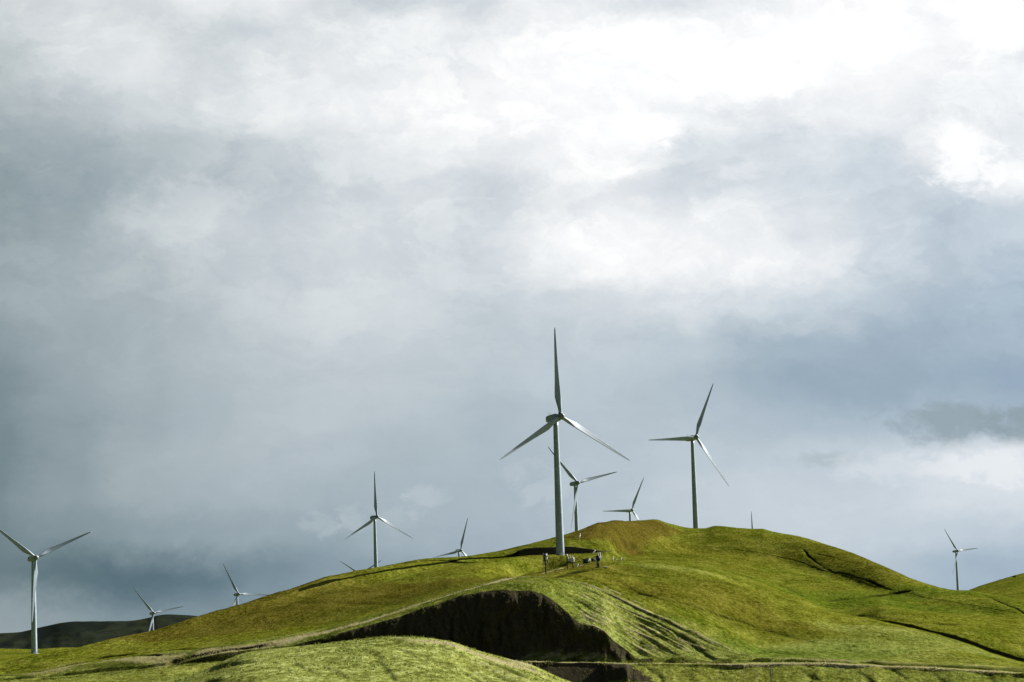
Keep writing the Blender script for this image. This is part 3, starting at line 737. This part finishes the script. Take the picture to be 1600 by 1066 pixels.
def turbine(hx, hy, Rpx, th1, label, d=None):
    d = d or F * RB / Rpx
    a, tn = pix_ae(hx, hy); a = float(a)
    hub = np.array([d * math.sin(a), d * math.cos(a), CZ + d * float(tn)])
    axis = np.array([math.sin(WIND_YAW), -math.cos(WIND_YAW)])   # tower -> hub, horizontally
    over = 4.3
    bx, by = hub[0] - axis[0] * over, hub[1] - axis[1] * over
    bz = terr_z(bx, by) - .4
    root = empty('wind_turbine', (bx, by, bz), WIND_YAW)
    tag(root, label, 'wind turbine', WG)
    h = hub[2] - bz
    tilt_up = over * math.tan(TILT)
    hub_l = Vector((0, -over, h))
    link('tower', tower_mesh(h - tilt_up - 1.55), M_WHITE, root)
    N = Matrix.Translation(hub_l) @ Matrix.Rotation(-TILT, 4, 'X')
    for nm, me_, mt_ in (('nacelle', ME_NAC, M_WHITE), ('hub', ME_HUB, M_HUB)):
        o = link(nm, me_, mt_, root); o.matrix_local = N
        if nm == 'nacelle': nac = o
        else:
            o.matrix_local = N @ Matrix.Rotation(th1, 4, 'Y')
    v = link('wind_sensor', ME_VANE, M_DARK, nac)
    for k in range(3):
        o = link('blade', ME_BLADE, M_BLADE, root)
        o.matrix_local = N @ Matrix.Rotation(th1 + k * 2 * math.pi / 3, 4, 'Y')
    bm = bmesh.new(); loft(bm, [ring((0, 0, -.6), 3.2, 32), ring((0, 0, .32), 3.2, 32), ring((0, 0, .45), 3.0, 32)])
    link('foundation', bm_mesh('foundation', bm), M_CONC, root)
    return root
turbine(876, 650.5, 139, R(0), 'largest white wind turbine, standing before the round cut at the centre of the ridge')
turbine(1087.5, 683, 94, R(26), 'white wind turbine standing in the dip of the crest, right of the brown summit')
turbine(903, 754.5, 76, R(-43), 'white wind turbine half hidden behind the largest one, third blade hanging along its tower')
turbine(987.5, 797, 57, R(28), 'distant wind turbine low behind the brown hilltop, left of the right hilltop turbine')
turbine(1178, 850, 50, R(0), 'single dark upright blade tip of a turbine hidden behind the right hilltop')
turbine(589, 807.5, 70, R(0), 'wind turbine with one blade straight up rising behind the left slope')
turbine(720, 860, 53, R(18), 'low wind turbine whose hub just clears the crest left of the largest one')
turbine(564.5, 897.5, 42, R(-60), 'sunken wind turbine showing only two blade tips beside the tower on the left slope')
turbine(56, 871.5, 98, R(-53), 'white wind turbine at the far left on a mound before the dark hills')
turbine(240.5, 958, 50, R(-40), 'distant wind turbine in front of the dark far hills, tower foot behind the green slope')
turbine(373, 928.5, 54, R(-27), 'distant wind turbine behind the left slope, its level blade almost touching the grass')
turbine(1496.5, 861, 41, R(-35), 'small lone wind turbine in the saddle at the far right')

# ------------------------------------------------------------------ pole-mounted electrical gear on the shoulder
def at_px(x, y):
    X, Y = ground(x, y); return X, Y, terr_z(X, Y)
def cyl(bm, c, r, h, n=12):
    loft(bm, [ring((c[0], c[1], c[2]), r * .92, n), ring((c[0], c[1], c[2] + .08 * h), r, n), ring((c[0], c[1], c[2] + .86 * h), r, n), ring((c[0], c[1], c[2] + .95 * h), r * .8, n), ring((c[0], c[1], c[2] + h), r * .4, n)])
def pole_mesh(h, r=.17):
    bm = bmesh.new(); tube(bm, [(0, 0, -.8), (0, 0, h * .5), (0, 0, h)], [r, r * .85, r * .7], 10); return bm_mesh('pole', bm)
def arm_mesh(w, z):
    bm = bmesh.new(); box(bm, (0, 0, z), (w, .14, .16), .02); return bm_mesh('crossarm', bm)
GS = 1.3                                           # the gear is built for a 7 m pole
def regulator_pole():
    x, y, z = at_px(853, 896.5); s = math.hypot(x, y) / F / GS
    p = empty('utility_pole', (x, y, z), R(8)); p.scale = (GS,) * 3; tag(p, 'tall grey utility pole with a steel equipment frame, standing left of the transformer platform', 'utility pole', 'utility poles on the shoulder')
    h = 32 * s; link('pole', pole_mesh(h * .98, .2), M_WOOD, p)
    bm = bmesh.new()
    for sx_ in (-.52, .52): box(bm, (sx_, 0, h * .74), (.16, .2, h * .5), .02)
    for zz in (.52, .74, .97): box(bm, (0, 0, h * zz), (1.2, .16, .14), .02)
    link('equipment_frame', bm_mesh('equipment_frame', bm), M_GREYBOX, p)
    bm = bmesh.new(); box(bm, (0, -.16, h * .86), (.9, .3, h * .2), .04); link('panel', bm_mesh('panel', bm), M_GREYBOX, p)
    bm = bmesh.new(); box(bm, (-.12, -.25, h * .68), (.55, .5, h * .2), .05); link('switch_box', bm_mesh('switch_box', bm), M_DARK, p)
    bm = bmesh.new(); cyl(bm, (.3, -.3, h * .68), .22, .6); link('insulator', bm_mesh('insulator', bm), M_CAN, p)
    bm = bmesh.new(); box(bm, (0, -.2, h * .5), (.45, .4, .7), .05); link('control_box', bm_mesh('control_box', bm), M_DARK, p)
regulator_pole()
def transformer_platform():
    x, y, z = at_px(886.5, 888.5); s = math.hypot(x, y) / F / GS
    p = empty('transformer_platform', (x, y, z), R(4)); p.scale = (GS,) * 3; tag(p, 'two-legged platform carrying white transformer cans, in front of the largest turbine', 'transformer platform')
    w = 9 * s; zp = 9.6 * s
    for k in (0, 1):
        bm = bmesh.new(); tube(bm, [(w * k, 0, -1.2), (w * k, 0, zp + (20 - 9.6) * s * (1 if k == 0 else .75))], .15, 8); link('leg', bm_mesh('leg', bm), M_WOOD, p)
    bm = bmesh.new(); box(bm, (w / 2, 0, zp), (w + .8, 1.0, .28), .03); link('deck', bm_mesh('deck', bm), M_DARK, p)
    for xx, sc_ in ((.45, .8), (1.05, 1.05), (1.7, 1.05)):
        bm = bmesh.new(); cyl(bm, (xx, -.1, zp + .16), .34 * sc_, 1.1 * sc_); o = link('transformer', bm_mesh('transformer', bm), M_CAN, p)
        bm = bmesh.new(); cyl(bm, (xx - .1, -.1, zp + .14 + 1.1 * sc_), .12, .5, 8); link('bushing', bm_mesh('bushing', bm), M_CAN, o)
    bm = bmesh.new(); cyl(bm, (-.05, -.05, zp + 9.0 * s), .24, .7); link('surge_arrester', bm_mesh('surge_arrester', bm), M_CAN, p)
    bm = bmesh.new(); box(bm, (w / 2, 0, zp + 5.5 * s), (w + .6, .1, .12), .02); link('crossarm', bm_mesh('crossarm', bm), M_DARK, p)
transformer_platform()
def cabinet(px_, py_, w, d_, h, mt_, label, door=True):
    x, y, z = at_px(px_, py_)
    p = empty('electrical_cabinet', (x, y, z), R(12)); p.scale = (GS,) * 3; tag(p, label, 'electrical cabinet', 'electrical cabinets beside the poles')
    bm = bmesh.new(); box(bm, (0, 0, h / 2 - .2), (w, d_, h + .4), .05); link('body', bm_mesh('body', bm), mt_, p)
    bm = bmesh.new(); box(bm, (0, 0, h + .05), (w + .16, d_ + .16, .1), .03); link('roof', bm_mesh('roof', bm), mt_, p)
    for k in (-1, 1):
        bm = bmesh.new(); box(bm, (k * w * .24, -d_ / 2 - .02, h * .5), (w * .44, .05, h * .84), .015); link('door', bm_mesh('door', bm), mt_, p)
cabinet(913.6, 880.6, .9, .8, 1.25, M_GREENBOX, 'dark green electrical cabinet left of the grey and white cabinets')
cabinet(916.8, 880.2, .55, .7, 1.25, M_GREYBOX, 'narrow grey electrical cabinet between the green and the white one')
cabinet(919.9, 879.8, .75, .8, 1.35, M_CAN, 'white electrical cabinet, the brightest of the three beside the dark pole')
def recloser_pole():
    x, y, z = at_px(935, 886.5); s = math.hypot(x, y) / F / GS
    p = empty('utility_pole', (x, y, z), R(5)); p.scale = (GS,) * 3; tag(p, 'dark stubby utility pole crowded with black and white gear, right of the cabinets', 'utility pole', 'utility poles on the shoulder')
    h = 22.5 * s; link('pole', pole_mesh(h * .93, .3), M_DARK, p)
    bm = bmesh.new(); box(bm, (0, -.1, h * .62), (1.05, .8, 1.5), .08); box(bm, (-.25, -.1, h * .25), (.5, .4, 1.3), .05); link('switchgear', bm_mesh('switchgear', bm), M_DARK, p)
    for xx, zz, hh in ((-.75, .52, .85), (.62, .48, 1.25), (.5, .76, 1.1), (-.12, .8, .8)):
        bm = bmesh.new(); cyl(bm, (xx, -.25, h * zz), .2, hh); link('insulator', bm_mesh('insulator', bm), M_CAN, p)
    link('crossarm', arm_mesh(2.0, h * .74), M_DARK, p)
    bm = bmesh.new(); tube(bm, [(1.1, 0, h * .30), (1.1, 0, h * .8)], .05, 6); link('conduit', bm_mesh('conduit', bm), M_GREYBOX, p)
    bm = bmesh.new(); tube(bm, [(-1.2, 0, h * .32), (-1.2, 0, h * .62)], .05, 6); link('conduit', bm_mesh('conduit', bm), M_GREYBOX, p)
    bm = bmesh.new(); box(bm, (.9, .3, -.1), (3.4, 1.6, .36), .05); link('base_slab', bm_mesh('base_slab', bm), M_DARK, p)
recloser_pole()
x, y, z = at_px(927.8, 877.5)
p = empty('electrical_cabinet', (x, y, z), R(10)); p.scale = (GS,) * 3; tag(p, 'long low black electrical cabinet just left of the dark pole', 'electrical cabinet', 'electrical cabinets beside the poles')
bm = bmesh.new(); box(bm, (0, 0, .35), (1.25, .8, 1.0), .05); link('body', bm_mesh('body', bm), M_DARK, p)
bm = bmesh.new(); box(bm, (0, 0, .9), (1.35, .9, .1), .03); link('roof', bm_mesh('roof', bm), M_GREYBOX, p)
def post(px_, py_, h, mt_, label, r=.07, lean=0.0, cat='post', name='marker_post', group=None, cap=True):
    x, y, z = at_px(px_, py_)
    p = empty(name, (x, y, z)); p.scale = (1.15,) * 3; tag(p, label, cat, group)
    bm = bmesh.new(); tube(bm, [(0, 0, -.4), (lean * h, 0, h)], r, 8); link('shaft', bm_mesh('shaft', bm), mt_, p)
    if cap:
        bm = bmesh.new(); cyl(bm, (lean * h, 0, h - .02), r * 1.35, r * 2, 8); link('cap', bm_mesh('cap', bm), mt_, p)
    return p
post(957.5, 875.8, .95, M_CAN, 'thickest of the short pale posts right of the dark pole', .2, 0, group='pale posts right of the dark pole')
post(963.5, 875.6, .55, M_CAN, 'short pale post second to the right of the dark pole', .09, .1, group='pale posts right of the dark pole')
post(970.3, 875.4, .6, M_PIPE, 'bright white stub post near the end of the pale row', .17, .1, group='pale posts right of the dark pole')
post(974.8, 875.4, .8, M_GREYBOX, 'thin grey post at the far right end of the pale row', .07, .05, group='pale posts right of the dark pole')
post(904.5, 842.5, 1.8, M_PIPE, 'white marker post leaning on the brown slope below the summit', .26, .25)
post(923.5, 865.2, 1.0, M_PIPE, 'white pipe stub slanting out of the turbine pad', .25, 1.5, cat='pipe', name='drain_pipe')
post(867.3, 897.5, 1.3, M_WOOD, 'thin dark fence post on the track right of the tall utility pole', .08, 0, 'fence post', 'fence_post')
post(899, 885.8, .5, M_PIPE, 'white stub lying in the grass beside the transformer platform', .2, 1.6, cat='pipe', name='drain_pipe')

# ------------------------------------------------------------------ stones and shrubs
def stone(px_, py_, s, label, group):
    x, y, z = at_px(px_, py_)
    bm = bmesh.new(); bmesh.ops.create_icosphere(bm, subdivisions=2, radius=1)
    for v in bm.verts:
        n = fbm(np.array([v.co.x * 3 + px_]), np.array([v.co.y * 3 + v.co.z * 2.3]), 2, 2, 6)[0]
        v.co *= 1 + .5 * n; v.co.z *= .7
    o = link('stone', bm_mesh('stone', bm, False), M_STONE); o.location = (x, y, z + .2 * s); o.scale = (s, s, s)
    o.rotation_euler = (0, 0, px_); tag(o, label, 'stone', group)
for i, (a_, b_) in enumerate([(836.5, 945), (851, 946.5), (848, 957), (847, 968), (871.5, 970)]):
    stone(a_, b_, .14, ['pale stone highest on the dark cut face', 'pale stone close under the rim of the dark cut face', 'pale stone in the middle of the dark cut face', 'pale stone lowest in the short row on the dark cut face', 'pale stone nearest the right edge of the dark cut face'][i], 'pale stones on the dark cut face')
def bush(px_, py_, s, label):
    x, y, z = at_px(px_, py_)
    p = empty('shrub', (x, y, z)); tag(p, label, 'shrub')
    n = 900; c = rng.normal(size=(n, 3)); c /= np.linalg.norm(c, axis=1)[:, None]
    c *= (rng.random(n) ** .4)[:, None] * np.array([1.3, 1.0, .62]) * s; c[:, 2] += .55 * s
    c *= (1 + .3 * np.sin(c[:, :1] * 3.1))
    a1 = rng.normal(size=(n, 3)) * .12 * s; a2 = rng.normal(size=(n, 3)) * .12 * s
    v = np.stack([c, c + a1, c + a2], 1).reshape(-1, 3)
    link('foliage', mesh_np('foliage', v, np.arange(3 * n).reshape(-1, 3), False), M_BUSH, p)
    bm = bmesh.new()
    for k in range(5): tube(bm, [(0, 0, -.3 * s), (math.cos(k * 1.3) * .3 * s, math.sin(k * 1.3) * .3 * s, .4 * s), (math.cos(k * 1.3) * .7 * s, math.sin(k * 1.3) * .6 * s, .8 * s)], [.05 * s, .035 * s, .015 * s], 6)
    link('stem', bm_mesh('stem', bm), M_WOOD, p)
bush(1585, 902.5, 1.5, 'small dark shrub alone on the far right skyline')

# ------------------------------------------------------------------ grass tufts on the close slopes (nobody could count them)
def tufts():
    rows = np.arange(seg_start[3], seg_start[10]); cols = np.where((px_cols > -40) & (px_cols < 1640))[0]
    n = 95000
    r = rng.choice(rows, n); c = rng.choice(cols, n)
    r1 = np.minimum(r + 1, NR - 1); f = rng.random(n)
    X = GX2[r, c] * (1 - f) + GX2[r1, c] * f; Y = GY2[r, c] * (1 - f) + GY2[r1, c] * f; Z = GZ[r, c] * (1 - f) + GZ[r1, c] * f
    den = fbm(X, Y, 6, 4, 101) + .45 * fbm(X, Y, 40, 2, 102)
    ok = (den > rng.normal(0.0, .22, n)) & ((bare[r, c] < .3) | (rng.random(n) < .25))
    # nothing where the near hill hides it from every view close by: keep lines of sight only
    X, Y, Z, r, c, den = X[ok], Y[ok], Z[ok], r[ok], c[ok], den[ok]
    n = len(X); d = np.hypot(X, Y)
    B = 4
    hgt = (.16 + .30 * rng.random(n) ** 2) * np.clip(d / 480, .6, 1.6) * (.8 + .8 * np.clip(den, 0, .6))
    v = np.zeros((n, B, 3, 3)); 
    for b in range(B):
        a = rng.random(n) * 6.283; l = rng.random(n) * .8
        w = .045 + .05 * rng.random(n)
        ox = rng.normal(0, .10, n); oy = rng.normal(0, .10, n)
        bx_, by_ = X + ox, Y + oy
        v[:, b, 0] = np.stack([bx_ - np.cos(a) * w, by_ - np.sin(a) * w, Z + CZ - .05], -1)
        v[:, b, 1] = np.stack([bx_ + np.cos(a) * w, by_ + np.sin(a) * w, Z + CZ - .05], -1)
        a2 = rng.random(n) * 6.283
        v[:, b, 2] = np.stack([bx_ + np.cos(a2) * hgt * l, by_ + np.sin(a2) * hgt * l, Z + CZ + hgt], -1)
    v = v.reshape(-1, 3)
    me = mesh_np('grass', v, np.arange(len(v)).reshape(-1, 3), False)
    mt, t, bb = mat('grass_blades')
    geo = t.node('ShaderNodeNewGeometry'); p = geo.outputs['Position']
    nB = t.noise(p, .07, 5, .6); nC = t.noise(p, .9, 4, .7)
    at = t.node('ShaderNodeAttribute', attribute_name='dry').outputs['Fac']
    g = t.mix(t.ss(nB, .35, .65), (.07, .10, .012, 1), (.19, .20, .05, 1))
    g = t.mix(t.ss(t.math('ADD', at, nC), .55, 1.05), g, (.36, .33, .17, 1))
    t.put(bb.inputs['Base Color'], g); bb.inputs['Roughness'].default_value = 1; bb.inputs['Specular IOR Level'].default_value = 0
    tr = t.node('ShaderNodeBsdfTranslucent'); t.put(tr.inputs[0], g)
    mx = t.node('ShaderNodeMixShader'); mx.inputs[0].default_value = .55
    out = [q for q in t.n if q.type == 'OUTPUT_MATERIAL'][0]
    t.l.new(bb.outputs[0], mx.inputs[1]); t.l.new(tr.outputs[0], mx.inputs[2]); t.l.new(mx.outputs[0], out.inputs[0])
    av = me.attributes.new('dry', 'FLOAT', 'POINT'); av.data.foreach_set('value', np.repeat(dry[r, c], B * 3).astype(np.float32))
    o = link('grass', me, mt); tag(o, kind='stuff', label='short cured grass growing on the near slopes', cat='grass')
tufts()

# tall dead stalks and a stake in front of the embankment
def stalk(px_, ytop, d, lean, label, branch=3):
    a, tn = pix_ae(px_, ytop); a = float(a); X, Y = d * math.sin(a), d * math.cos(a); z = terr_z(X, Y); h = CZ + d * float(tn) - z
    p = empty('dry_stalk', (X, Y, z)); tag(p, label, 'dry stalk', 'dead stalks before the embankment')
    pts = [(-lean * h * (1 - (k / 6) ** 1.6), 0, h * k / 6 - .05) for k in range(7)]
    bm = bmesh.new(); tube(bm, pts, [.016 - .0015 * k for k in range(7)], 6); link('stem', bm_mesh('stem', bm), M_STRAW, p)
    bm = bmesh.new()
    for k in range(14):
        q = k / 14; c = Vector((-lean * h * .06 * (1 - q), 0, h * (.82 + .2 * q))); s_ = .035 * (1 - .6 * q)
        dv = Vector((math.cos(k * 2.4) * s_ * 2, math.sin(k * 2.4) * s_ * 2, .05)); tube(bm, [c, c + dv], [.006, .003], 4)
    link('seed_head', bm_mesh('seed_head', bm), M_STRAW, p)
    for k in range(branch):
        q = .45 + .14 * k; b0 = Vector((-lean * h * (1 - q ** 1.6), 0, h * q)); sg = 1 if k % 2 else -1
        bm = bmesh.new(); tube(bm, [b0, b0 + Vector((sg * .10, .02, .06)), b0 + Vector((sg * .2, .03, .20))], [.008, .006, .003], 5); link('branch', bm_mesh('branch', bm), M_STRAW, p)
stalk(1122, 1047, 150, .12, 'dead stalk furthest left of the tall pale stalks')
stalk(1163, 1041, 152, .02, 'straight tall dead stalk left of the leaning pair')
stalk(1176, 1042, 150, -.30, 'pale dead stalk bending over towards the left, with side twigs', 4)
stalk(1190, 1043, 148, .5, 'pale dead stalk leaning hard towards the dark stake')
stalk(1252, 1049, 150, .15, 'dead stalk standing right of the dark stake')
a, tn = pix_ae(1204, 1041); X, Y = 150 * math.sin(float(a)), 150 * math.cos(float(a)); z = terr_z(X, Y); h = CZ + 150 * float(tn) - z
p = empty('fence_stake', (X, Y, z)); tag(p, 'thin dark iron stake upright before the grassy embankment', 'fence stake')
bm = bmesh.new(); box(bm, (0, 0, h / 2 - .2), (.05, .035, h + .4), .006); link('shaft', bm_mesh('shaft', bm), M_DARK, p)
bm = bmesh.new(); box(bm, (0, -.03, h * .85), (.03, .03, .16), .004); link('wire_clip', bm_mesh('wire_clip', bm), M_GREYBOX, p)
